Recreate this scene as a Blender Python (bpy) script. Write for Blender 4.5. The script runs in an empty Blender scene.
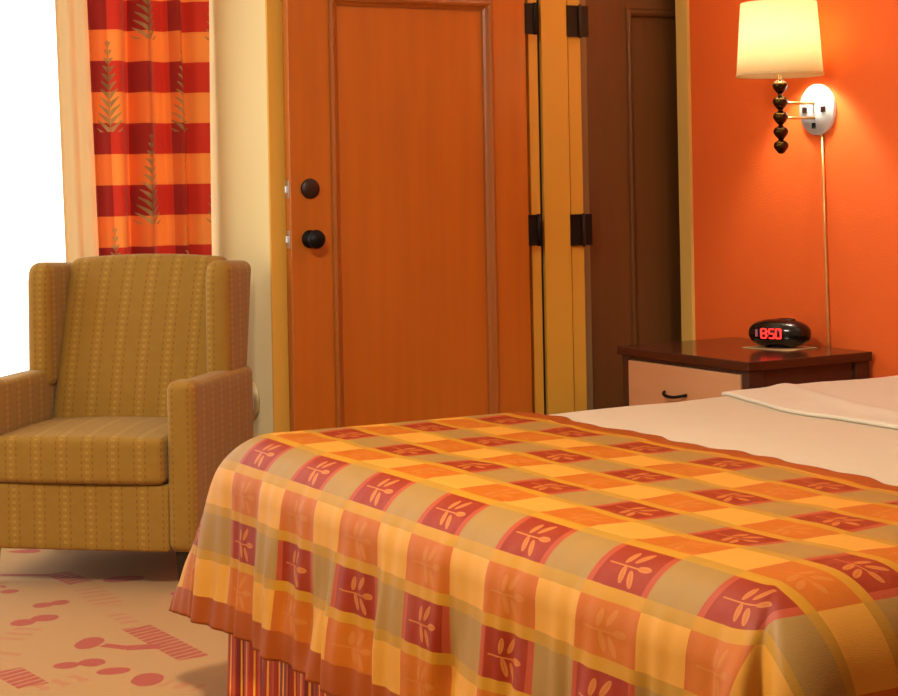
import bpy, bmesh, math, random
from mathutils import Vector, Matrix, noise
random.seed(4)
PI = math.pi
scene = bpy.context.scene
COL = scene.collection

# ------------------------------------------------------------------ camera
F_PX, YAW, Y_HOR, ROLL, EYE = 1760.5, 0.5168, 180.6, 0.0189, 1.20
cam_d = bpy.data.cameras.new('camera'); cam = bpy.data.objects.new('camera', cam_d); COL.objects.link(cam)
cam_d.sensor_width = 36.0; cam_d.sensor_fit = 'HORIZONTAL'
cam_d.lens = F_PX * 36.0 / 898.0
cam_d.shift_y = -(348.0 - Y_HOR) / 898.0
cam_d.clip_start = 0.05
cam.matrix_world = (Matrix.Translation((0, 0, EYE)) @ Matrix.Rotation(-YAW, 4, 'Z')
                    @ Matrix.Rotation(PI / 2, 4, 'X') @ Matrix.Rotation(-ROLL, 4, 'Z'))
scene.camera = cam

# ------------------------------------------------------------------ sky, daylight, exposure
world = bpy.data.worlds.new('world'); scene.world = world; world.use_nodes = True
bg = world.node_tree.nodes['Background']
bg.inputs[0].default_value = (1.0, 0.975, 0.92, 1); bg.inputs[1].default_value = 3.2
vs = scene.view_settings
vs.view_transform = 'Standard'; vs.look = 'None'; vs.gamma = 1.0; vs.exposure = 0.0; vs.use_curve_mapping = False
WARM = (1.0, 0.91, 0.74)
FILL_W, SCONCE_W = 228.0, 40.0
scene.cycles.use_denoising = True
scene.cycles.max_bounces = 8
scene.cycles.sample_clamp_indirect = 6.0

def portal(loc, sx, sz):
    l = bpy.data.lights.new('window_portal', 'AREA'); l.shape = 'RECTANGLE'; l.size = sx; l.size_y = sz
    l.cycles.is_portal = True
    o = bpy.data.objects.new('window_portal', l); COL.objects.link(o)
    o.location = loc; o.rotation_euler = (-PI / 2, 0, 0)
portal((0.42, 6.12, 1.24), 3.5, 2.3)

# ------------------------------------------------------------------ pixel -> place
def ray(px, py):
    c, s = math.cos(ROLL), math.sin(ROLL)
    du, dv = px - 449, py - Y_HOR
    u = (du * c - dv * s) / F_PX; v = (du * s + dv * c) / F_PX
    return Vector((math.sin(YAW) + math.cos(YAW) * u, math.cos(YAW) - math.sin(YAW) * u, -v))
def on_floor(px, py):
    d = ray(px, py); t = -EYE / d.z
    return d.x * t, d.y * t

# ------------------------------------------------------------------ objects
def tag(o, label=None, cat=None, group=None, kind=None):
    if label: o['label'] = label
    if cat: o['category'] = cat
    if group: o['group'] = group
    if kind: o['kind'] = kind
    return o
def empty(name, loc=(0, 0, 0), rz=0.0):
    o = bpy.data.objects.new(name, None); COL.objects.link(o)
    o.location = loc; o.rotation_euler = (0, 0, rz); o.empty_display_size = .1
    return o
def link(name, bm, m, parent=None, smooth=False, mods=()):
    bmesh.ops.recalc_face_normals(bm, faces=bm.faces)
    me = bpy.data.meshes.new(name); bm.to_mesh(me); bm.free()
    if smooth:
        for p in me.polygons: p.use_smooth = True
    o = bpy.data.objects.new(name, me); COL.objects.link(o)
    if m: me.materials.append(m)
    if parent: o.parent = parent
    return o
def box(bm, x0, x1, y0, y1, z0, z1):
    vs_ = [bm.verts.new(p) for p in ((x0,y0,z0),(x1,y0,z0),(x1,y1,z0),(x0,y1,z0),(x0,y0,z1),(x1,y0,z1),(x1,y1,z1),(x0,y1,z1))]
    for f in ((0,3,2,1),(4,5,6,7),(0,1,5,4),(1,2,6,5),(2,3,7,6),(3,0,4,7)): bm.faces.new([vs_[i] for i in f])
    return vs_
def bevel_box(name, x0, x1, y0, y1, z0, z1, m, parent=None, bev=.003, seg=2):
    bm = bmesh.new(); box(bm, x0, x1, y0, y1, z0, z1)
    if bev: bmesh.ops.bevel(bm, geom=bm.edges[:], offset=bev, segments=seg, affect='EDGES', profile=.5)
    return link(name, bm, m, parent)
def lathe(name, prof, m, parent=None, seg=32, axis='Z', center=(0,0,0), closed=False):
    bm = bmesh.new(); rings = []
    for r, h in prof:
        ring = []
        for k in range(seg):
            a = 2 * PI * k / seg; x, y = r * math.cos(a), r * math.sin(a)
            if axis == 'Z': p = (x, y, h)
            elif axis == 'X': p = (h, x, y)
            else: p = (x, h, y)
            ring.append(bm.verts.new((p[0]+center[0], p[1]+center[1], p[2]+center[2])))
        rings.append(ring)
    for a, b in zip(rings, rings[1:]):
        for k in range(seg): bm.faces.new((a[k], a[(k+1)%seg], b[(k+1)%seg], b[k]))
    if closed:
        bm.faces.new(rings[0]); bm.faces.new(rings[-1])
    bmesh.ops.remove_doubles(bm, verts=bm.verts, dist=1e-6)
    return link(name, bm, m, parent, True)
def tube(name, pts, r, m, parent=None, seg=10):
    bm = bmesh.new(); rings = []
    pts = [Vector(p) for p in pts]
    for i, p in enumerate(pts):
        t = (pts[min(i+1, len(pts)-1)] - pts[max(i-1, 0)]).normalized()
        up = Vector((0,0,1)) if abs(t.z) < .9 else Vector((1,0,0))
        u = t.cross(up).normalized(); w = t.cross(u)
        rings.append([bm.verts.new(p + (u*math.cos(2*PI*k/seg) + w*math.sin(2*PI*k/seg))*r) for k in range(seg)])
    for a, b in zip(rings, rings[1:]):
        for k in range(seg): bm.faces.new((a[k], a[(k+1)%seg], b[(k+1)%seg], b[k]))
    bm.faces.new(rings[0]); bm.faces.new(rings[-1])
    return link(name, bm, m, parent, True)
def grid_uv(name, nu, nv, fn, m, parent=None, thick=0.0):
    """fn(i/nu, j/nv) -> (pos, (u, v)); a cloth with a UV layer measured in metres."""
    bm = bmesh.new(); uvl = bm.loops.layers.uv.new('UVMap'); V = {}; U = {}
    for i in range(nu+1):
        for j in range(nv+1):
            p, uv = fn(i/nu, j/nv); V[i,j] = bm.verts.new(p); U[i,j] = uv
    for i in range(nu):
        for j in range(nv):
            ks = ((i,j),(i+1,j),(i+1,j+1),(i,j+1))
            f = bm.faces.new([V[k] for k in ks])
            for lp, k in zip(f.loops, ks): lp[uvl].uv = U[k]
    o = link(name, bm, m, parent, True)
    if thick:
        md = o.modifiers.new('thickness', 'SOLIDIFY'); md.thickness = thick; md.offset = 0
    return o
def soft_box(name, x0, x1, y0, y1, z0, z1, r, m, parent=None, n=(10,10,10), deform=None, cube_uv=True):
    """A rounded box of soft upholstery, optionally deformed; UVs in metres by face direction."""
    hx, hy, hz = (x1-x0)/2, (y1-y0)/2, (z1-z0)/2; c = Vector(((x0+x1)/2, (y0+y1)/2, (z0+z1)/2))
    r = min(r, hx*.98, hy*.98, hz*.98)
    def axis_pts(h, k):
        edge = [-h + r*(1-math.cos(a*PI/8)) for a in range(5)]
        a = edge[-1] if edge[-1] < 0 else 0
        mid = [(-h+r) + (2*(h-r))*i/k for i in range(1, k)]
        return edge + mid + [-e for e in reversed(edge)]
    ax = [axis_pts(hx, n[0]), axis_pts(hy, n[1]), axis_pts(hz, n[2])]
    bm = bmesh.new(); cache = {}
    def vert(p):
        key = tuple(round(v, 6) for v in p)
        if key not in cache:
            q = Vector((max(-hx+r, min(hx-r, p[0])), max(-hy+r, min(hy-r, p[1])), max(-hz+r, min(hz-r, p[2]))))
            d = Vector(p) - q
            w = q + d.normalized()*r if d.length > 1e-9 else q
            cache[key] = bm.verts.new(w + c)
        return cache[key]
    for a in range(3):
        b, e = (a+1) % 3, (a+2) % 3
        for side in (0, -1):
            for i in range(len(ax[b])-1):
                for j in range(len(ax[e])-1):
                    q = []
                    for di, dj in ((0,0),(1,0),(1,1),(0,1)):
                        p = [0,0,0]; p[a] = ax[a][side]; p[b] = ax[b][i+di]; p[e] = ax[e][j+dj]
                        q.append(vert(p))
                    if len(set(q)) == 4:
                        try: bm.faces.new(q)
                        except ValueError: pass
    bmesh.ops.recalc_face_normals(bm, faces=bm.faces)
    if deform:
        for v in bm.verts: v.co = deform(v.co, (v.co - c))
    uvl = bm.loops.layers.uv.new('UVMap')
    for f in bm.faces:
        nn = f.normal; k = max(range(3), key=lambda i: abs(nn[i]))
        for lp in f.loops:
            p = lp.vert.co
            lp[uvl].uv = (p.x, p.z) if k == 1 else ((p.y + .013, p.z) if k == 0 else (p.x, p.y))
    return link(name, bm, m, parent, True)

# ------------------------------------------------------------------ node expressions
class E:
    nt = None
    def __init__(s, v): s.v = v
    @staticmethod
    def op(o, *a):
        n = E.nt.nodes.new('ShaderNodeMath'); n.operation = o
        for i, x in enumerate(a):
            if isinstance(x, E): E.nt.links.new(x.v, n.inputs[i])
            else: n.inputs[i].default_value = x
        return E(n.outputs[0])
    def __add__(s, o): return E.op('ADD', s, o)
    __radd__ = __add__
    def __sub__(s, o): return E.op('SUBTRACT', s, o)
    def __rsub__(s, o): return E.op('SUBTRACT', o, s)
    def __mul__(s, o): return E.op('MULTIPLY', s, o)
    __rmul__ = __mul__
    def __truediv__(s, o): return E.op('DIVIDE', s, o)
    def __lt__(s, o): return E.op('LESS_THAN', s, o)
    def __gt__(s, o): return E.op('GREATER_THAN', s, o)
    def abs(s): return E.op('ABSOLUTE', s)
    def fract(s): return E.op('FRACT', s)
    def floor(s): return E.op('FLOOR', s)
    def mx(s, o): return E.op('MAXIMUM', s, o)
    def mn(s, o): return E.op('MINIMUM', s, o)
    def sin(s): return E.op('SINE', s)
def lin(c):
    """sRGB 0..255 -> linear"""
    return tuple(((x/255)/12.92 if x/255 <= .04045 else ((x/255+.055)/1.055)**2.4) for x in c) + (1,)
def mix(a, b, fac):
    n = E.nt.nodes.new('ShaderNodeMix'); n.data_type = 'RGBA'
    fs = n.inputs[0]; A = n.inputs[6]; B = n.inputs[7]
    if isinstance(fac, E): E.nt.links.new(fac.v, fs)
    else: fs.default_value = fac
    for sck, v in ((A, a), (B, b)):
        if isinstance(v, tuple): sck.default_value = v
        else: E.nt.links.new(v, sck)
    return n.outputs[2]
def noise_e(vec, scale, detail=2.0):
    n = E.nt.nodes.new('ShaderNodeTexNoise'); n.inputs['Scale'].default_value = scale; n.inputs['Detail'].default_value = detail
    if vec is not None: E.nt.links.new(vec, n.inputs['Vector'])
    return E(n.outputs['Fac'])
def scaled(vec, sx, sy, sz):
    n = E.nt.nodes.new('ShaderNodeMapping'); E.nt.links.new(vec, n.inputs[0]); n.inputs['Scale'].default_value = (sx, sy, sz)
    return n.outputs[0]
def coords(which):
    n = E.nt.nodes.new('ShaderNodeTexCoord')
    sp = E.nt.nodes.new('ShaderNodeSeparateXYZ'); E.nt.links.new(n.outputs[which], sp.inputs[0])
    return n.outputs[which], E(sp.outputs[0]), E(sp.outputs[1]), E(sp.outputs[2])
def begin(name):
    m = bpy.data.materials.new(name); m.use_nodes = True; E.nt = m.node_tree
    return m, m.node_tree.nodes['Principled BSDF']
def put(bsdf, color, rough=.6, metal=0.0, bump=None, bump_d=.002, spec=.5, sheen=0.0):
    if isinstance(color, tuple): bsdf.inputs['Base Color'].default_value = color
    else: E.nt.links.new(color, bsdf.inputs['Base Color'])
    if isinstance(rough, E): E.nt.links.new(rough.v, bsdf.inputs['Roughness'])
    else: bsdf.inputs['Roughness'].default_value = rough
    bsdf.inputs['Metallic'].default_value = metal
    bsdf.inputs['Specular IOR Level'].default_value = spec
    if sheen: bsdf.inputs['Sheen Weight'].default_value = sheen
    if bump is not None:
        n = E.nt.nodes.new('ShaderNodeBump'); n.inputs['Distance'].default_value = bump_d; n.inputs['Strength'].default_value = .6
        E.nt.links.new(bump.v, n.inputs['Height']); E.nt.links.new(n.outputs[0], bsdf.inputs['Normal'])
def ellipse(x, y, cx, cy, a, b, deg):
    c, s = math.cos(math.radians(deg)), math.sin(math.radians(deg))
    dx, dy = x - cx, y - cy
    X = (dx*c + dy*s) / a; Y = (dy*c - dx*s) / b
    return X*X + Y*Y, X, Y
def plain(name, rgb, rough=.6, metal=0.0, var=.06, scale=6.0, spec=.5, bump=0.0):
    m, b = begin(name)
    v, x, y, z = coords('Object')
    n = noise_e(v, scale, 4)
    dark = tuple(c*(1-var*1.6) for c in lin(rgb)[:3]) + (1,)
    put(b, mix(dark, lin(rgb), n), rough, metal, noise_e(v, scale*30, 2) if bump else None, bump, spec)
    return m

# ------------------------------------------------------------------ materials
M = {}
def wall_mat(name, rgb):
    m, b = begin(name); v, x, y, z = coords('Object')
    n = noise_e(v, 1.5, 3); c = lin(rgb); d = tuple(k*.93 for k in c[:3]) + (1,)
    put(b, mix(d, c, n), .75, 0, noise_e(v, 160, 3), .0015, .3)
    return m
M['orange_wall'] = wall_mat('orange_paint', (240, 108, 42))
M['cream_wall'] = wall_mat('warm_cream_paint', (236, 218, 160))
M['gold_wall'] = wall_mat('golden_wall_paint', (226, 172, 70))
M['plain_wall'] = wall_mat('off_white_paint', (234, 226, 206))
M['ceiling'] = wall_mat('white_ceiling_paint', (242, 238, 228))
M['frame_gold'] = plain('golden_frame_paint', (208, 158, 56), .45, var=.03, scale=3)
M['trim_cream'] = plain('cream_trim_paint', (226, 188, 100), .5, var=.03, scale=3)
M['black'] = plain('black_metal', (5, 5, 4), .5, 0, .1, spec=.25)
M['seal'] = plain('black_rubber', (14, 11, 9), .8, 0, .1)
M['seal_grey'] = plain('grey_brown_felt', (150, 124, 88), .9, 0, .1)
M['bronze'] = plain('dark_bronze', (52, 30, 20), .4, .35, .1)
M['chrome'] = plain('polished_chrome', (226, 238, 250), .22, .25, .02)  # blue-white base colour paints in a bright window reflection
M['brass'] = plain('antique_brass', (74, 52, 20), .16, .9, .15, 20)
M['brass_pale'] = plain('pale_brass', (226, 176, 110), .3, .7, .05)
M['steel'] = plain('brushed_steel', (190, 185, 178), .3, .9, .05)
M['white_plastic'] = plain('white_plastic', (240, 240, 244), .4, 0, .02)
M['cream_plastic'] = plain('cream_plastic', (226, 206, 160), .5, 0, .03)
M['paper'] = plain('beige_paper', (196, 170, 120), .8, 0, .04)
M['clock_black'] = plain('glossy_black_plastic', (12, 11, 14), .16, 0, .05)
M['dark_leg'] = plain('dark_stained_leg', (38, 24, 14), .4, 0, .1)

def wood(name, c1, c2, rough=.4, vert=True, grain=26.0, spec=.5):
    m, b = begin(name); v, x, y, z = coords('Object')
    s = scaled(v, grain, grain, 1.6) if vert else scaled(v, grain, 1.6, grain)
    n = noise_e(s, 1.0, 5); f = noise_e(scaled(v, 3, 3, 1.2) if vert else scaled(v, 3, 1.2, 3), 1.0, 3)
    col = mix(lin(c1), lin(c2), n*.6 + f*.55 - .08)
    put(b, col, rough, 0, n, .0006, spec)
    return m
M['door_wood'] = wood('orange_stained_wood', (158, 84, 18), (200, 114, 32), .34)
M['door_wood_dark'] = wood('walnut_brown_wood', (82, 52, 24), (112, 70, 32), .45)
M['mould_wood'] = wood('stained_moulding_wood', (140, 76, 24), (178, 106, 40), .36)
M['stand_dark'] = wood('espresso_wood', (58, 30, 20), (84, 44, 26), .16, False)
M['stand_dark_v'] = wood('espresso_wood_upright', (58, 34, 26), (80, 48, 36), .35, True)
M['drawer_wood'] = wood('light_maple_wood', (200, 146, 100), (220, 168, 124), .4, False, 18)

# chair fabric: olive gold with columns of little woven dashes
m, b = begin('olive_gold_dotted_fabric'); v, x, y, z = coords('UV')
px_ = x / .082; fx = px_.fract(); fy = (y / .0195).fract(); fy2 = ((y / .0195) + .5).fract()
d1 = ((fx - .2).abs() < .026) * ((fy - .5).abs() < .22)
d2 = ((fx - .62).abs() < .026) * ((fy - .5).abs() < .22)
yd = ((fx - .41).abs() < .075) * ((fy2 - .5).abs() < .2)
band = ((fx - .41).abs() < .16)
base = mix(lin((156, 118, 46)), lin((144, 107, 39)), noise_e(v, 30, 3))
base = mix(base, lin((170, 130, 54)), band * .16)
base = mix(base, lin((204, 170, 84)), yd * .26)
base = mix(base, lin((112, 60, 30)), (d1.mx(d2)) * .5)
put(b, base, .85, 0, noise_e(scaled(v, 1, 1, 1), 420, 2), .0015, .25, .22)
b.inputs['Sheen Roughness'].default_value = .35
b.inputs['Sheen Tint'].default_value = (1, .96, .88, 1)
M['chair'] = m

# cream bed linen
m, b = begin('cream_bed_linen'); v, x, y, z = coords('Object')
put(b, mix(lin((188, 172, 144)), lin((194, 178, 151)), noise_e(v, 3, 3)), .8, 0, noise_e(v, 260, 2), .0012, .25, .15)
M['linen'] = m
m, b = begin('ivory_sheet'); v, x, y, z = coords('Object')
put(b, mix(lin((198, 186, 164)), lin((202, 192, 172)), noise_e(v, 3, 3)), .8, 0, noise_e(v, 260, 2), .0012, .25, .15)
M['sheet'] = m

# runner: woven check with leaf sprigs. u = along the foot of the bed, v = from the head-side hem
P_COL, P_ROW, COL0, ROW0 = .279, .2106, 3.608, .117
RUN_LEN = 1.168
def leaf_mask(lx, ly):
    """a sprig in cell coordinates -1..1"""
    acc = None; vein = None
    for cx, cy, a, bb, dg in ((-.21, -.38, .33, .105, -82), (-.07, .43, .37, .105, 75), (.21, -.48, .37, .11, -64),
                              (.30, .54, .37, .105, 66), (.55, .02, .25, .14, -6)):
        q, X, Y = ellipse(lx, ly, cx, cy, a, bb, dg)
        i = q < 1.0; vv = (Y.abs() < .16) * (q < .7)
        acc = i if acc is None else acc.mx(i); vein = vv if vein is None else vein.mx(vv)
    stem = ((ly - .06).abs() < .032) * (lx > -.84) * (lx < .42)
    return acc.mx(stem), vein
def lin_f(c, k): return tuple(x*k for x in lin(c)[:3]) + (1,)
m, b = begin('checked_runner_weave'); v, x, y, z = coords('UV')
cu = (x - COL0) / P_COL; fu = (cu + .5).fract() - .5; au = fu.abs()
rv = (y - ROW0) / P_ROW; fv = (rv + .5).fract() - .5; av = fv.abs()
fo = rv.fract() - .5
redcol = au < .225; pinkcol = (au < .278) * (au > .225)
redrow = av < .2; orow = av > .3
rr = mix(lin((180, 138, 72)), lin((196, 74, 46)), pinkcol); rr = mix(rr, lin((160, 24, 10)), redcol)
lm, ln_ = leaf_mask(fu / -.225, fv / .2)
rr = mix(rr, lin((228, 138, 60)), lm * redcol * .8); rr = mix(rr, lin((190, 70, 36)), ln_ * lm * redcol * .55)
oo = mix(lin((244, 172, 64)), lin((216, 108, 30)), pinkcol); oo = mix(oo, lin((214, 110, 16)), redcol)
lm2, ln2 = leaf_mask(fu / -.225, fo / .2)
oo = mix(oo, lin((232, 156, 76)), lm2 * redcol * .35)
col = mix(lin((218, 152, 34)), rr, redrow); col = mix(col, oo, orow)
col = mix(col, lin((176, 146, 70)), (1.0 - redrow.mx(orow)) * (1.0 - redcol.mx(pinkcol)) * .35)
hem = (y < .047).mx(y > RUN_LEN - .062)
col = mix(col, lin((178, 76, 16)), hem); col = mix(col, (0, 0, 0, 1), .43)
wv = noise_e(scaled(v, 900, 60, 1), 1, 2)
col = mix(col, lin((240, 150, 40)), noise_e(v, 14, 3) * .10)
put(b, col, .5, 0, wv, .0008, .16)
M['runner'] = m

# bed skirt: dark red with thin gold stripes
m, b = begin('striped_bed_skirt'); v, x, y, z = coords('UV')
f1 = (x / .041).fract(); f2 = (x / .123).fract()
col = mix(lin((172, 44, 16)), lin((128, 28, 12)), (f2 < .34))
col = mix(col, lin((200, 84, 26)), ((f1 - .2).abs() < .06))
col = mix(col, lin((246, 170, 50)), ((f1 - .72).abs() < .065))
put(b, col, .5, 0, noise_e(scaled(v, 500, 500, 1), 1, 2), .001, .4)
M['skirt'] = m

# drape: red and orange bands, darker upright bands, fern sprigs
m, b = begin('red_orange_fern_drape'); v, x, y, z = coords('UV')
BAND = .1075
fb = (y / (2*BAND)).fract(); redb = fb < .5
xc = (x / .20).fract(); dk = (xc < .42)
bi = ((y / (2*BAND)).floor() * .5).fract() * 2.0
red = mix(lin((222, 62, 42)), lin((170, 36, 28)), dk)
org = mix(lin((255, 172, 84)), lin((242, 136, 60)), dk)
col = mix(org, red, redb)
def fern(ox, oy, W, H):
    gx = ((x - ox) / W).fract() - .5; gy = ((y - oy) / H).fract()
    gx = gx * W; gy = gy * H                 # metres within the tile
    on = (gy > .015) * (gy < .33)
    wd = (.36 - gy) * .16 + .006
    sx = gx.abs()
    k = ((gy - sx * .75) / .03).fract() - .5
    leaf = (k.abs() < (.40 - sx / wd * .34)) * (sx < wd) * (sx > .004)
    stem = (sx < .0022)
    return on * leaf.mx(stem)
fm = fern(.085, .385, .37, .645).mx(fern(.27, .062, .37, .645))
col = mix(col, mix(lin((222, 184, 120)), lin((104, 90, 46)), noise_e(v, 9, 1) * 1.6 - .3), fm * .85)
put(b, col, .75, 0, noise_e(scaled(v, 700, 300, 1), 1, 2), .001, .3, .2)
def see_light(m, b, col, k):
    nt = m.node_tree; tl = nt.nodes.new('ShaderNodeBsdfTranslucent'); mx = nt.nodes.new('ShaderNodeMixShader'); mx.inputs[0].default_value = k
    nt.links.new(col, tl.inputs[0]); nt.links.new(b.outputs[0], mx.inputs[1]); nt.links.new(tl.outputs[0], mx.inputs[2])
    nt.links.new(mx.outputs[0], nt.nodes['Material Output'].inputs[0])
see_light(m, b, col, .30)
M['drape'] = m
m, b = begin('beige_lining'); v, x, y, z = coords('UV')
bs = mix(lin((236, 216, 178)), lin((240, 222, 186)), noise_e(scaled(v, 20, 1, 1), 1, 2))
put(b, bs, .85, 0, None, .001, .2)
see_light(m, b, bs, .3)
M['lining'] = m

# carpet: sand with rust sprigs and hatched blocks, in floor metres, repeated every 1.5 m
def carpet():
    m, b = begin('sand_carpet_rust_motif'); v, X, Y, Z = coords('Object')
    TX, TY = 1.55, 2.05; OX, OY = 1.02, 3.75
    x = ((X - OX) / TX).fract() * TX; y = ((Y - OY) / TY).fract() * TY
    def loc(px, py):
        a = on_floor(px, py); return a[0] - OX, a[1] - OY
    def seg_mask(p, q, w):
        a, c = Vector(loc(*p)), Vector(loc(*q)); d = c - a; L = d.length; d /= L; mid = (a + c) / 2
        dx, dy = x - mid.x, y - mid.y
        s = dx*d.x + dy*d.y; t = dy*d.x - dx*d.y
        return (s.abs() < L/2) * (t.abs() < w/2), s, t
    acc = None; soft = None
    def add(k, e):
        nonlocal acc, soft
        if k: soft = e if soft is None else soft.mx(e)
        else: acc = e if acc is None else acc.mx(e)
    wob = noise_e(v, 24, 2) * .5
    for p, q, w in (((33,605),(53,605),.085), ((50,603),(70,602),.08), ((10,623),(36,622),.10), ((30,620),(59,616),.10),
                    ((76,643),(103,643),.16), ((53,666),(80,665),.085), ((78,664),(106,661),.10), ((96,673),(131,669),.085),
                    ((131,680),(164,679),.15), ((102,581),(145,577),.11), ((0,592),(19,591),.07), ((0,587),(6,586),.05), ((170,594),(186,593),.07), ((5,549),(40,552),.1)):
        a, c = Vector(loc(*p)), Vector(loc(*q)); mid = (a + c)/2; d = c - a
        e, _, _ = ellipse(x, y, mid.x, mid.y, d.length/2, w*.39, math.degrees(math.atan2(d.y, d.x)))
        add(0, (e + wob) < 1.2)
    for p, q, w in (((103,645),(128,648),.035), ((126,648),(160,646),.05), ((0,575),(56,575),.03)):
        add(0, seg_mask(p, q, w)[0])
    for p, q, w in (((136,627),(194,658),.085), ((6,670),(34,686),.08), ((57,573),(82,583),.08)):
        e, s, t = seg_mask(p, q, w)
        add(0, e * (((s + t*.25) / .030 + wob*.6).fract() < .78))
    for p, q, w in (((84,586),(112,606),.09), ((8,640),(30,628),.08), ((0,657),(18,650),.08), ((30,689),(90,676),.07), ((164,683),(200,688),.06), ((112,612),(134,625),.05)):
        e, s, t = seg_mask(p, q, w)
        add(1, e * ((s / .05 + wob).fract() < .5))
    base = mix(lin((162, 118, 62)), lin((176, 132, 74)), noise_e(v, 90, 4))
    c = mix(base, lin((170, 96, 50)), soft * .6)
    c = mix(c, mix(lin((150, 40, 18)), lin((162, 52, 26)), noise_e(v, 200, 2)), acc * .92)
    put(b, c, .95, 0, noise_e(v, 500, 2), .003, .15, .2)
    return m
M['carpet'] = carpet()

# glass
m, b = begin('clear_window_glass'); nt = m.node_tree
tr = nt.nodes.new('ShaderNodeBsdfTransparent'); gl = nt.nodes.new('ShaderNodeBsdfGlossy'); gl.inputs['Roughness'].default_value = .02
mx_ = nt.nodes.new('ShaderNodeMixShader'); mx_.inputs[0].default_value = .05
nt.links.new(tr.outputs[0], mx_.inputs[1]); nt.links.new(gl.outputs[0], mx_.inputs[2])
nt.links.new(mx_.outputs[0], nt.nodes['Material Output'].inputs[0]); M['glass'] = m
# lamp shade: linen that lets the bulb through
m, b = begin('ivory_lamp_shade'); nt = m.node_tree
df = nt.nodes.new('ShaderNodeBsdfDiffuse'); tl = nt.nodes.new('ShaderNodeBsdfTranslucent'); mx_ = nt.nodes.new('ShaderNodeMixShader')
df.inputs[0].default_value = lin((250, 238, 206)); tl.inputs[0].default_value = lin((255, 246, 214)); mx_.inputs[0].default_value = .6
nt.links.new(df.outputs[0], mx_.inputs[1]); nt.links.new(tl.outputs[0], mx_.inputs[2])
nt.links.new(mx_.outputs[0], nt.nodes['Material Output'].inputs[0]); M['shade'] = m
def emit(name, rgb, k):
    m, b = begin(name); b.inputs['Base Color'].default_value = (0,0,0,1)
    b.inputs['Emission Color'].default_value = rgb; b.inputs['Emission Strength'].default_value = k
    return m
M['bulb'] = emit('warm_bulb', (1, .78, .45, 1), 30)
M['led'] = emit('red_led', (1, .02, .015, 1), 3.0)
M['led_dim'] = emit('dim_red_led', (.55, .12, .14, 1), .6)

# ------------------------------------------------------------------ the room
XO, YB, XR, YW, ZC = 4.055, 5.36, 2.365, 6.0, 2.52
XL, YF = -1.6, -1.5
def struct(name, boxes, m, label, cat):
    bm = bmesh.new()
    for bx in boxes: box(bm, *bx)
    return tag(link(name, bm, m), label, cat, kind='structure')
struct('floor', [(XL-.1, 4.8, YF-.1, 6.2, -.08, 0)], M['carpet'], 'sand coloured carpet with rust red leaf motifs', 'floor')
struct('ceiling', [(XL-.1, 4.8, YF-.1, 6.2, ZC, ZC+.1)], M['ceiling'], 'plain pale ceiling above the room', 'ceiling')
struct('wall_right', [(XO, XO+.7, YF, 5.287, 0, ZC)], M['orange_wall'], 'bright orange painted wall behind the bed and nightstand', 'wall')
struct('wall_back', [(XR, 3.60, YB, YB+.012, 0, ZC), (XR+.1, 3.60, YB+.012, YB+.2, 0, ZC), (3.60, 4.7, YB, YB+.2, 2.07, ZC), (4.60, 4.75, YB, YB+.2, 0, 2.07), (3.60, 4.60, YB+.15, YB+.2, 0, 2.07)],
       M['gold_wall'], 'golden yellow wall behind the open wooden door', 'wall')
struct('wall_alcove', [(XR, XR+.1, YB+.012, YW+.2, 0, ZC)], M['cream_wall'], 'pale cream alcove wall beside the patterned drape', 'wall')
struct('wall_window', [(XL, -1.35, YW, YW+.16, 0, ZC), (2.33, XR, YW, YW+.16, 0, ZC), (-1.35, 2.33, YW, YW+.16, 2.42, ZC), (-1.35, 2.33, YW, YW+.16, 0, .08)],
       M['cream_wall'], 'cream wall around the bright window', 'wall')
struct('wall_left', [(XL-.1, XL, YF, YW+.16, 0, ZC)], M['plain_wall'], 'cream wall opposite the orange wall', 'wall')
struct('wall_front', [(XL-.1, 4.2, YF-.1, YF, 0, ZC)], M['plain_wall'], 'cream wall opposite the wooden doors', 'wall')
struct('trim_1', [(XO-.012, XO+.7, 5.289, 5.357, 0, ZC)], M['trim_cream'], 'narrow cream upright trim between dark door and orange wall', 'trim')

# window
win = tag(empty('window_1', (0, YW+.08, 0)), 'tall bright window behind the armchair', 'window', kind='structure')
for n, a in (('window_frame', (-1.35, -1.29, .08, 2.42)), ('window_frame', (2.27, 2.33, .08, 2.42)), ('window_frame', (-1.29, 2.27, .08, .14)),
             ('window_frame', (-1.29, 2.27, 2.36, 2.42)), ('mullion', (.40, .46, .14, 2.36))):
    bevel_box(n, a[0], a[1], -.03, .03, a[2], a[3], M['white_plastic'], win)
for a in ((-1.29, .40), (.46, 2.27)): bevel_box('pane', a[0], a[1], -.004, .004, .14, 2.36, M['glass'], win, 0)

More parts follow.
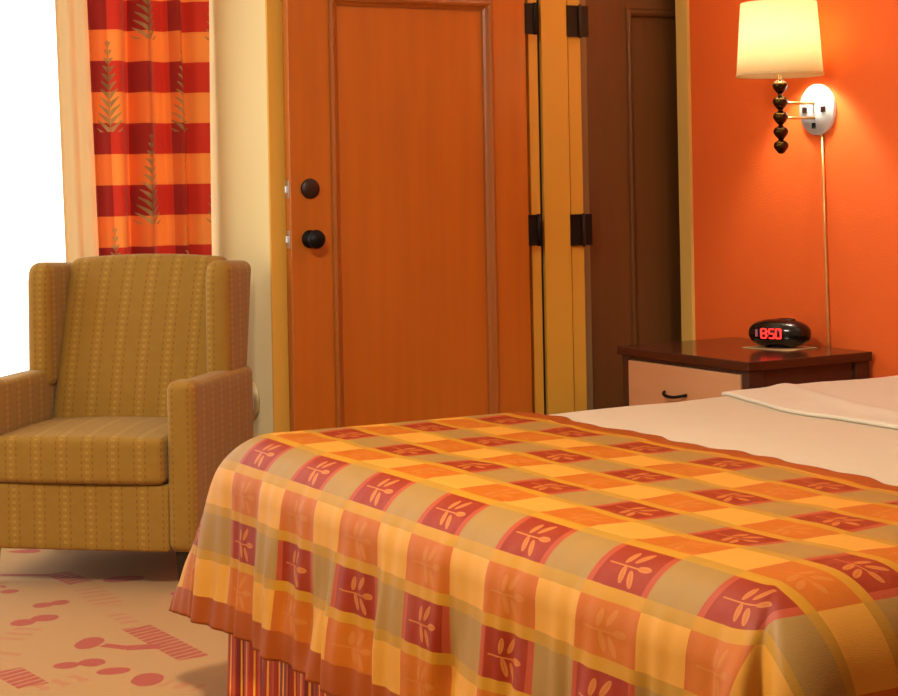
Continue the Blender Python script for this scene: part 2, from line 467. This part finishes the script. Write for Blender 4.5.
# open panelled door, folded flat against the wall
D0, D1, DF, DB = 2.411, 3.335, 5.30, 5.345
dr = tag(empty('door_1', (D0, DB, 0)), 'orange brown panelled wooden door folded open against the wall', 'door', kind='structure')
dr_off = Vector((-D0, -DB, 0))
def dpart(n, x0, x1, y0, y1, z0, z1, m, p=dr, off=dr_off, bev=.002):
    return bevel_box(n, x0+off.x, x1+off.x, y0+off.y, y1+off.y, z0, z1, m, p, bev)
dpart('stile', D0, 2.561, DF, DB, .01, 2.03, M['door_wood'])
dpart('stile', 3.20, D1, DF, DB, .01, 2.03, M['door_wood'])
dpart('rail', 2.561, 3.20, DF, DB, 1.83, 2.03, M['door_wood'])
dpart('rail', 2.561, 3.20, DF, DB, .01, .24, M['door_wood'])
dpart('panel', 2.58, 3.18, DF+.016, DB-.006, .24, 1.83, M['door_wood'])
def moulding(n, x0, x1, z0, z1, y, m, p, off, w=.040):
    # a picture-frame bead sloping from the stile down to the panel
    for side in ('l', 'r', 't', 'b'):
        bm = bmesh.new()
        if side == 'l': A, B, d = (x0, z0), (x0, z1), (1, 0)
        if side == 'r': A, B, d = (x1, z0), (x1, z1), (-1, 0)
        if side == 't': A, B, d = (x0, z1), (x1, z1), (0, -1)
        if side == 'b': A, B, d = (x0, z0), (x1, z0), (0, 1)
        prof = [(0, .0), (.003, -.007), (.012, -.010), (.020, -.006), (.027, .004), (w-.005, .010), (w-.005, .0152), (w, .0156)]
        rows = []
        for q, dep in prof:
            mi = q  # mitre
            if side in 'lr':
                a = (A[0]+d[0]*q, y+dep, A[1]+mi); bb = (B[0]+d[0]*q, y+dep, B[1]-mi)
            else:
                a = (A[0]+mi, y+dep, A[1]+d[1]*q); bb = (B[0]-mi, y+dep, B[1]+d[1]*q)
            rows.append([bm.verts.new(Vector(a)+off), bm.verts.new(Vector(bb)+off)])
        for r1, r2 in zip(rows, rows[1:]): bm.faces.new((r1[0], r1[1], r2[1], r2[0]))
        link(n, bm, m, p)
moulding('moulding', 2.561, 3.20, .24, 1.83, DF, M['mould_wood'], dr, dr_off)
def door_lathe(n, prof, x, y, z, m, parent): return lathe(n, prof, m, parent, 28, 'Y', (x-D0, y-DB, z), True)
dbo = door_lathe('deadbolt_cover', [(.0335, 0), (.0335, -.006), (.030, -.011), (.0, -.012)], 2.481, DF, 1.182, M['bronze'], dr)
kb = door_lathe('knob', [(.030, 0), (.030, -.005), (.012, -.009), (.012, -.03), (.026, -.036), (.0315, -.05), (.028, -.062), (.016, -.070), (0, -.072)], 2.478, DF, 1.015, M['black'], dr)
for z in (1.181, 1.015):
    lp = dpart('latch_plate', D0-.0015, D0+.004, 5.310, 5.336, z-.030, z+.030, M['steel'], bev=.0006)
    lt = bevel_box('latch', D0-.009+dr_off.x, D0+.001+dr_off.x, 5.317+dr_off.y, 5.329+dr_off.y, z-.011, z+.011, M['chrome'], lp, .002)
for zc in (1.771, 1.018, .23):
    hg = dpart('hinge', D1-.002, D1+.036, DF-.002, DF+.004, zc-.055, zc+.055, M['black'])
    tube('hinge_pin', [(D1+.040+dr_off.x, DF-.003+dr_off.y, zc-.057), (D1+.040+dr_off.x, DF-.003+dr_off.y, zc+.057)], .0075, M['black'], hg)

# door frame between the two doors
fr = tag(empty('trim_2', (3.48, 5.35, 0)), 'golden yellow door frame post between the two wooden doors', 'door frame', kind='structure')
fo_ = Vector((-3.48, -5.35, 0))
dpart('frame_edge', 3.372, 3.411, 5.340, YB, 0, 2.16, M['frame_gold'], fr, fo_)
dpart('seal_strip', 3.411, 3.425, 5.349, YB, 0, 2.16, M['seal'], fr, fo_)  # black strip filling the narrow line beside the frame face
dpart('frame_face', 3.425, 3.537, 5.335, YB, 0, 2.16, M['frame_gold'], fr, fo_)
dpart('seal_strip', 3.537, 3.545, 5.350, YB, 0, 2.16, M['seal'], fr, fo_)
dpart('door_stop', 3.545, 3.600, 5.345, 5.40, 0, 2.07, M['frame_gold'], fr, fo_)
dpart('frame_head', 3.600, 4.60, 5.345, YB+.1, 2.07, 2.16, M['frame_gold'], fr, fo_)

# second door, closed in the recess and running behind the orange wall
d2 = tag(empty('door_2', (3.673, 5.475, 0)), 'dark brown panelled wooden door recessed beside the orange wall', 'door', kind='structure')
o2 = Vector((-3.673, -5.475, 0))
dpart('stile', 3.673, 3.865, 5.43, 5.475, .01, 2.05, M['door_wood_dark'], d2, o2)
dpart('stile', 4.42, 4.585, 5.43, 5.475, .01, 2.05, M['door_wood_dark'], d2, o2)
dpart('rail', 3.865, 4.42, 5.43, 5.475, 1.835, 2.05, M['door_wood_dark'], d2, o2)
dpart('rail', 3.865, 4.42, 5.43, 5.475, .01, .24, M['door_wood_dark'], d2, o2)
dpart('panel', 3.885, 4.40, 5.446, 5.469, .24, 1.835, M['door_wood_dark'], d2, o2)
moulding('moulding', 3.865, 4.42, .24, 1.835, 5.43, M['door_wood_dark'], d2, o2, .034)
dpart('seal_strip', 3.602, 3.671, 5.41, 5.44, .0, 2.05, M['seal_grey'], d2, o2)
for zc in (1.771, 1.012, .23):
    hg = dpart('hinge', 3.534, 3.590, 5.331, 5.3445, zc-.057, zc+.057, M['black'], d2, o2, .001)
    dpart('hinge_leaf', 3.592, 3.628, 5.331, 5.338, zc-.057, zc+.057, M['black'], hg, o2, .001)
    tube('hinge_pin', [(3.588+o2.x, 5.327+o2.y, zc-.062), (3.588+o2.x, 5.327+o2.y, zc+.060)], .0055, M['bronze'], hg)

# round plate on the alcove wall
wp = tag(empty('wall_plate', (XR, 5.556, .467)), 'round cream wall plate with white centre beside the armchair', 'wall plate')
lathe('rim', [(.071, -.0005), (.071, -.012), (.064, -.018), (.056, -.018), (.056, -.0005)], M['cream_plastic'], wp, 36, 'X')
lathe('cap', [(.0555, -.001), (.0555, -.026), (.048, -.034), (0, -.036)], M['white_plastic'], wp, 36, 'X')

# ------------------------------------------------------------------ curtains
def pleat(x):
    return .030*math.sin(x*2*PI/.118 + .4) + .012*math.sin(x*2*PI/.071 + 1.3)
def drape_fn(u, v):
    z = .02 + v*2.40
    flare = 1.0 + (1 - z/2.4)*.06
    x0 = 1.926 + .034*(1-z/1.85); x1 = 2.352
    x = x0 + (x1-x0)*u
    amp = .85 + .3*math.sin(z*1.3)
    y = 5.862 + pleat(u*.44)*amp*min(1, .6 + u)
    xx = x + .006*math.sin(z*2.1 + u*9)
    return (xx, y, z), (u*.60, z - .023)
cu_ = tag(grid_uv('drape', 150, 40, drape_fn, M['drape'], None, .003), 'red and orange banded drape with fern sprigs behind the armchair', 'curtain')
def lining_fn(u, v):
    z = .02 + v*2.40
    x = 1.826 + .035*(1.85 - z)/1.3*.9 + u*.125
    y = 5.935 + .009*math.sin(u*2*PI*2.2) 
    return (x, y, z), (u*.2, z)
tag(grid_uv('curtain_lining', 60, 20, lining_fn, M['lining'], None, .003), 'plain beige lining curtain between window and red drape', 'curtain')
rod = tag(empty('curtain_rod', (2.0, 5.88, 2.44)), 'straight brass rod the drape and lining hang from', 'curtain rod')
tube('pole', [(-3.3, 0, 0), (.355, 0, 0)], .012, M['brass'], rod)
for xb in (-3.2, -1.4, .30): bevel_box('bracket', xb-.01, xb+.01, .0, .12, -.012, .012, M['brass'], rod, .002)

# ------------------------------------------------------------------ armchair
CH = math.radians(-41.1)
CW, CDp = .722, .672
ex = Vector((math.cos(CH), math.sin(CH), 0)); ey = Vector((-math.sin(CH), math.cos(CH), 0))
Fc = Vector((1.898, 4.898, 0))
base_pt = Fc - ex*(CW/2)                       # middle of the front edge
ch = tag(empty('armchair', base_pt, CH), 'olive gold dotted wing armchair standing in front of the window', 'armchair')
hw = CW/2; AW = .086
def fab(part, *a, **k): return soft_box(part, *a, M['chair'], ch, **k)
fab('base', -hw+AW-.004, hw-AW+.004, .004, .59, .112, .312, .012, n=(20, 10, 6))
# seat cushion, crowned on top
def crown(co, q):
    kx = max(0, 1-(q.x/.30)**2); ky = max(0, 1-(q.y/.24)**2)
    if q.z > .03: co.z += .022*kx*ky
    if q.y < -.2: co.y -= .010*kx
    return co
cs = fab('seat_cushion', -hw+AW+.004, hw-AW-.004, -.008, .44, .313, .452, .022, n=(18, 14, 6), deform=crown)
# arms
for s in (-1, 1):
    xi, xo = s*(hw-AW), s*hw
    def arm_def(co, q, s=s):
        if co.z > .5:
            co.z += .010*max(0, 1 - abs(co.y-.05)/.1) - .012*max(0, co.y-.30)
        return co
    fab('arm', min(xi, xo), max(xi, xo), .0, .597, .112, .612, .027, n=(4, 14, 14), deform=arm_def)
# reclined back
BT = .975
def back_def(co, q):
    t = (co.z - .32)/(BT-.32)
    k = max(0, 1-(q.x/.31)**2)
    if q.y < 0: co.y -= .028*k*math.sin(min(1, max(0, t*1.05))*PI)**.6 if t > 0 else 0
    co.y += .195*t
    if t > .9: co.z -= .016*(q.x/.30)**2
    return co
fab('backrest', -hw+AW+.002, hw-AW-.002, .375, .455, .312, BT, .030, n=(16, 4, 18), deform=back_def)
# outer back panel
def rear_def(co, q):
    t = (co.z-.312)/(BT-.312); co.y += .068*t
    if co.z > .9: co.z -= .012*(q.x/.36)**2
    return co
fab('rear_panel', -hw+.03, hw-.03, .545, .592, .312, BT-.02, .012, n=(10, 2, 10), deform=rear_def)
# wings
for s in (-1, 1):
    xi, xo = s*(hw-AW-.012), s*(hw-.016)
    def wing_def(co, q, s=s):
        t = max(0, (co.z-.60)/(.955-.60))
        co.y += (.005 if q.y < 0 else .072)*t + (.03*max(0, t-.85)/.15*.5 if q.y < 0 else 0)
        if co.z > .9: co.z -= .010*(max(0, co.y-.45)/.2)
        return co
    fab('wing', min(xi, xo), max(xi, xo), .385, .594, .55, .958, .032, n=(4, 8, 12), deform=wing_def)
for x in (-hw+.05, hw-.05):
    for y in (.05, .54):
        bm = bmesh.new(); v8 = box(bm, x-.022, x+.022, y-.022, y+.022, 0, .113)
        for vv in v8[:4]: vv.co.x = x + (vv.co.x-x)*.68; vv.co.y = y + (vv.co.y-y)*.68
        bmesh.ops.bevel(bm, geom=bm.edges[:], offset=.003, segments=1, affect='EDGES')
        link('leg', bm, M['dark_leg'], ch)

# ------------------------------------------------------------------ bed
BX0, BX1, BY0, BY1, BZ = 1.517, 3.95, 1.785, 3.785, .620
bed = tag(empty('bed', (2.7, (BY0+BY1)/2, 0)), 'wide bed with striped red skirt standing against the orange wall', 'bed')
bo = Vector((-2.7, -(BY0+BY1)/2, 0))
soft_box('mattress', 1.58+bo.x, 3.94+bo.x, BY0+.08+bo.y, BY1-.06+bo.y, .34, .590, .09, M['linen'], bed, n=(12, 12, 4))
soft_box('box_spring', 1.575+bo.x, 3.94+bo.x, BY0+.09+bo.y, BY1-.09+bo.y, .10, .34, .02, M['linen'], bed, n=(6, 6, 3))
def leg_bed(x, y): bevel_box('leg', x-.03+bo.x, x+.03+bo.x, y-.03+bo.y, y+.03+bo.y, 0, .10, M['dark_leg'], bed)
for x in (1.65, 3.85):
    for y in (1.95, 3.6): leg_bed(x, y)
# skirt: pleated valance along near side, foot and far side
def skirt_path(d):
    L1 = 3.90-1.545; L2 = BY1-BY0-.06
    if d < L1: return Vector((3.90-d, BY0+.05, 0)), Vector((0, -1, 0))
    if d < L1+L2: return Vector((1.545, BY0+.05+(d-L1), 0)), Vector((-1, 0, 0))
    return Vector((1.545+(d-L1-L2), BY1-.01, 0)), Vector((0, 1, 0))
SKL = 2*(3.90-1.545) + BY1-BY0-.06
def skirt_fn(u, v):
    d = u*SKL; p, n = skirt_path(d); z = .012 + v*.35
    w = (1-v)*.7 + .3
    off = w*(.007*math.sin(d*2*PI/.096) + .004*math.sin(d*2*PI/.041 + 1))
    q = p + n*(.004 + off + .012*(1-v)) + bo
    return (q.x, q.y, z), (d, z)
grid_uv('bed_skirt', 620, 8, skirt_fn, M['skirt'], bed, .003)

# one way of lying over the bed, used by blanket and runner
def fold(y):
    return .45*math.sin(y*2*PI/.31 + .6) + .32*math.sin(y*2*PI/.173 + 2.1) + .23*math.sin(y*2*PI/.097 + .3)
def lie(x, y, inset=0.0, fin=.20, sag=1.0):
    """x, y unrolled; returns the point on the covered bed, hanging past its edges"""
    r = .120
    a = max(0.0, BX0+inset+r - x)
    rn = .17
    near = y < (BY0+BY1)/2
    rr = rn if near else .07
    bb = max(0.0, (BY0+inset+rr) - y) if near else max(0.0, y - (BY1-inset-rr))
    z0 = BZ - inset
    if a == 0 and bb == 0:
        z = z0 + .006*noise.noise(Vector((x*3.1, y*3.1, 0))) + .003*noise.noise(Vector((x*9, y*9, 3)))
        return Vector((x, y, z))
    mlen = (a**10 + bb**10)**.1
    h = math.hypot(a, bb); ca, cb = a/h, bb/h
    R = r*ca*ca + rr*cb*cb
    q = R*PI/2
    if mlen < q: th = mlen/R; out, down = R*math.sin(th), R*(1-math.cos(th))
    else: out, down = R + .085*(mlen-q), R + (mlen-q)*.995
    s2 = (2*ca*cb)
    k = min(1.0, down/.30)
    out += fin*down*s2**1.5*(.9 if near else .8)
    if near: out += k*(.05*s2**2 - .085*math.exp(-((math.atan2(cb, ca)-.72)/.10)**2))
    out += (.019*k*k*fold(y) + .011*k*noise.noise(Vector((y*11 + x*3, x*4, 5))) + .004*k*math.sin(y*2*PI/.061+1.0)*math.sin(y*2*PI/.4))*(ca**4) + .020*k*k*fold(x*1.1+3)*(cb**4)
    sx = -1; sy = -1 if near else 1
    px = (BX0+inset+r if a > 0 else x) + sx*out*ca
    py = y
    if bb > 0: py = ((BY0+inset+rr) if near else (BY1-inset-rr)) + sy*(out*cb + (0 if near else (.03*min(1, down/.12) + .28*down)*s2))
    # small sideways drag of hanging folds
    if a > 0: py += .010*k*math.sin(y*2*PI/.22)*(ca**4)
    zn = .006*noise.noise(Vector((x*3.1, y*3.1, 0)))*max(0, 1-down/.06)
    return Vector((px, py, z0 - down + zn))
def blanket_fn(u, v):
    x = 2.12 + u*(3.93-2.12); y = (BY0-.20) + v*(BY1-BY0+.40)
    p = lie(x, y, .010)
    return p, (x, y)
tag(grid_uv('blanket', 110, 110, blanket_fn, M['linen'], None, .004), 'smooth cream blanket on the bed between runner and folded sheet', 'blanket')
def runner_fn(u, v):
    s = v*RUN_LEN; x = 2.312 - s
    y = (BY0-.28) + u*(BY1-BY0+.58)
    p = lie(x, y)
    if s < .1: p.x += .010*math.sin(y*2*PI/.35)*(1-s/.1) + .006*math.sin(y*2*PI/.13)*(1-s/.1)
    p.z += .004
    return p, (y, s)
tag(grid_uv('bed_runner', 420, 190, runner_fn, M['runner'], None, .004), 'orange red and olive checked bed runner with leaf sprigs over the foot', 'bed runner')
# turned-down top sheet towards the pillows
def sheet_fn(u, v):
    y = (BY0-.02) + v*(BY1-BY0-.03)
    edge = 2.83 + .05*math.sin((y-2.9)*2.2) + .02*math.sin(y*7) + .12*max(0, (y-3.3))
    L = 1.15
    t = u
    if t < .12:
        a = t/.12*PI; x = edge + .005 - .004*math.sin(a); z = .004*(1-math.cos(a))
    else:
        x = edge + .005 + (t-.12)/.88*(3.90-edge-.005); z = .008 + .003*noise.noise(Vector((x*3, y*4, 7)))
        z += .006*math.exp(-((x-edge-.10-.10*math.sin(y*2.1))/.03)**2)
    p = lie(x, y, 0)
    e = min(1, max(0, (y-BY0+.02)/.1))
    return (p.x, p.y, p.z + z - .006), (x, y)
tag(grid_uv('folded_sheet', 90, 80, sheet_fn, M['sheet'], None, .003), 'pale turned down sheet folded across the cream blanket', 'sheet')

# ------------------------------------------------------------------ nightstand
NX0, NX1, NY0, NY1, NZ = 3.530, 4.036, 4.335, 5.022, .615
ns = tag(empty('nightstand', ((NX0+NX1)/2, (NY0+NY1)/2, 0)), 'dark wood nightstand with light drawer front in the corner', 'nightstand')
no = Vector((-(NX0+NX1)/2, -(NY0+NY1)/2, 0))
def npart(n, x0, x1, y0, y1, z0, z1, m, p=ns, bev=.003): return bevel_box(n, x0+no.x, x1+no.x, y0+no.y, y1+no.y, z0, z1, m, p, bev)
npart('top', NX0-.012, NX1, NY0-.012, NY1+.012, NZ-.030, NZ, M['stand_dark'])
for x in (NX0, NX1-.062):
    for y in (NY0, NY1-.035): npart('post', x, x+.06, y, y+.035, 0, NZ-.030, M['stand_dark_v'])
for y in (NY0+.012, NY1-.025): npart('side_panel', NX0+.055, NX1-.06, y, y+.014, .05, NZ-.031, M['stand_dark_v'])
npart('back_panel', NX1-.02, NX1-.005, NY0+.03, NY1-.03, .05, NZ-.031, M['stand_dark_v'])
npart('plinth', NX0+.01, NX0+.03, NY0+.034, NY1-.034, .04, .09, M['stand_dark_v'])
npart('rail', NX0+.002, NX0+.024, NY0+.034, NY1-.034, NZ-.042, NZ-.030, M['stand_dark_v'])
for z0, z1 in ((.385, .570), (.10, .372)):
    dw = npart('drawer', NX0-.002, NX0+.020, NY0+.040, NY1-.040, z0, z1, M['drawer_wood'])
    yc = (NY0+NY1)/2 + .032; zc = z1 - .100
    pts = []
    for k in range(13):
        t = k/12*2 - 1
        pts.append((NX0-.004-.024*(1-t**4)+no.x, yc+t*.062+no.y, zc + .010*t*t))
    tube('handle', pts, .0052, M['black'], dw)

# alarm clock and the paper it stands on
pp = tag(bevel_box('paper_mat', -.075, .075, -.10, .10, 0, .002, M['paper'], None, 0), 'thin beige paper sheet under the alarm clock', 'paper')
CLK = Vector((3.890, 4.610, NZ)); ca_ = math.radians(-62)
pp.location = CLK + Vector((0, 0, .0005)); pp.rotation_euler = (0, 0, math.radians(12))
ck = tag(empty('alarm_clock', CLK + Vector((0, 0, .003)), ca_), 'black oval alarm clock with glowing red digits on the nightstand', 'alarm clock')
# local: x = across the face, -y = the face
def ell(name, cx, cy, cz, rx, ry, rz, m, parent, cut=None, n=28):
    bm = bmesh.new(); bmesh.ops.create_uvsphere(bm, u_segments=n, v_segments=n//2, radius=1)
    for vtx in bm.verts:
        x_, y_, z_ = vtx.co
        f = lambda t: math.copysign(abs(t)**.86, t)
        vtx.co = Vector((cx + rx*f(x_), cy + ry*f(y_), cz + rz*f(z_)))
        if cut is not None: vtx.co.z = max(vtx.co.z, cut)
    return link(name, bm, m, parent, True)
ell('body', 0, 0, .047, .108, .062, .049, M['clock_black'], ck, .004)
lathe('foot', [(.05, 0), (.05, .006)], M['clock_black'], ck, 24, 'Z', (0, 0, -.001), True)
face = ell('face', -.012, -.030, .049, .076, .036, .034, M['clock_black'], ck)
ell('snooze_button', .02, .004, .093, .035, .018, .006, M['clock_black'], ck)
SEG = {'8': 'abcdefg', '5': 'afgcd', '0': 'abcdef', '3': 'abgcd'}
def digit(chr_, x, m):
    w, h, t = .017, .030, .0042
    sp = {'a': (0, h/2, w, t), 'g': (0, 0, w, t), 'd': (0, -h/2, w, t), 'f': (-w/2, h/4, t, h/2), 'b': (w/2, h/4, t, h/2), 'e': (-w/2, -h/4, t, h/2), 'c': (w/2, -h/4, t, h/2)}
    bm = bmesh.new()
    for k in SEG[chr_]:
        cx, cz, sw, sh = sp[k]
        box(bm, x+cx-sw/2, x+cx+sw/2, -.0700, -.0665, .051+cz-sh/2, .051+cz+sh/2)
    return link('digit', bm, m, face)
for c_, x_ in (('8', -.030), ('5', -.002), ('0', .022)): digit(c_, x_, M['led'])
bm = bmesh.new(); box(bm, -.018, -.0145, -.0705, -.0665, .056, .060); box(bm, -.018, -.0145, -.0705, -.0665, .042, .046)
link('colon', bm, M['led'], face)
bm = bmesh.new(); box(bm, -.060, -.054, -.0675, -.062, .040, .063); link('indicator', bm, M['led_dim'], face)

# ------------------------------------------------------------------ wall lamps
def sconce(y, label, vis=True):
    zc = 1.417
    t = tag(empty('wall_lamp', (XO, y, zc)), label, 'wall lamp', 'pair of bedside wall lamps')
    bp = lathe('wall_plate', [(.087, -.0005), (.087, -.010), (.084, -.014), (.076, -.015), (.074, -.020), (.0, -.024)], M['chrome'], t, 48, 'X')
    bevel_box('socket_plate', -.027, -.020, -.056, -.036, -.010, .010, M['bronze'], bp, .001)  # dark squares modelled in place of reflections on the plate
    bevel_box('socket_plate', -.027, -.020, .036, .056, -.010, .010, M['bronze'], bp, .001)
    bevel_box('switch', -.030, -.020, -.006, .006, -.064, -.044, M['black'], bp, .002)
    xp = -.169
    for z in (.022, -.028):
        tube('arm', [(-.018, 0, z), (xp+.015, 0, z)], .0052, M['brass_pale'], t)
    prof = []
    for k, zb in enumerate((.076, .022, -.028, -.078, -.125)):
        bd = lathe('bead', [(.0, .026), (.008, .025), (.012, .021), (.020, .017), (.0245, .010), (.0255, .003), (.022, -.006), (.015, -.015), (.009, -.022), (.0, -.024)], M['brass'], t, 24, 'Z', (xp, 0, zb))
    tube('stem', [(xp, 0, -.125), (xp, 0, .16)], .008, M['brass'], t)
    sh = lathe('lamp_shade', [(.144, .113), (.1265, .358)], M['shade'], t, 56, 'Z', (xp, 0, 0))
    md = sh.modifiers.new('thickness', 'SOLIDIFY'); md.thickness = .002
    bmr = lathe('shade_ring', [(.145, .1115), (.146, .116), (.145, .120), (.1435, .116), (.145, .1115)], M['shade'], sh, 56, 'Z', (xp, 0, 0))
    bl = ell('bulb', xp, 0, .225, .028, .028, .042, M['bulb'], t)
    lathe('lamp_socket', [(.016, .15), (.016, .19)], M['brass'], t, 20, 'Z', (xp, 0, 0), True)
    ld = bpy.data.lights.new('bulb_light', 'POINT'); ld.energy = SCONCE_W; ld.color = (1.0, .92, .74); ld.shadow_soft_size = .05
    lo = bpy.data.objects.new('bulb_light', ld); COL.objects.link(lo); lo.parent = t; lo.location = (xp, 0, .27)
    bl.visible_shadow = True
    # cord cover down the wall
    tube('cord', [(-.006, -.020, -.080), (-.0065, -.026, -.4), (-.0065, -.034, -.79), (-.006, -.036, -.90)], .0050, M['brass_pale'], t)
    return t
sconce(4.580, 'lit wall lamp with ivory shade above the nightstand')
sconce(2.62, 'lit wall lamp with ivory shade above the head of the bed')

# added fill light, out of view, shaped as a glowing bowl overhead
cl = tag(empty('ceiling_lamp', (.85, 2.75, ZC)), 'round flush ceiling lamp with frosted bowl', 'ceiling lamp')
lathe('canopy', [(.20, 0), (.20, -.02), (.18, -.03)], M['brass'], cl, 40)
lathe('glass_bowl', [(.185, -.03), (.17, -.07), (.11, -.105), (0, -.12)], emit('lit_frosted_glass', WARM + (1,), FILL_W), cl, 40)
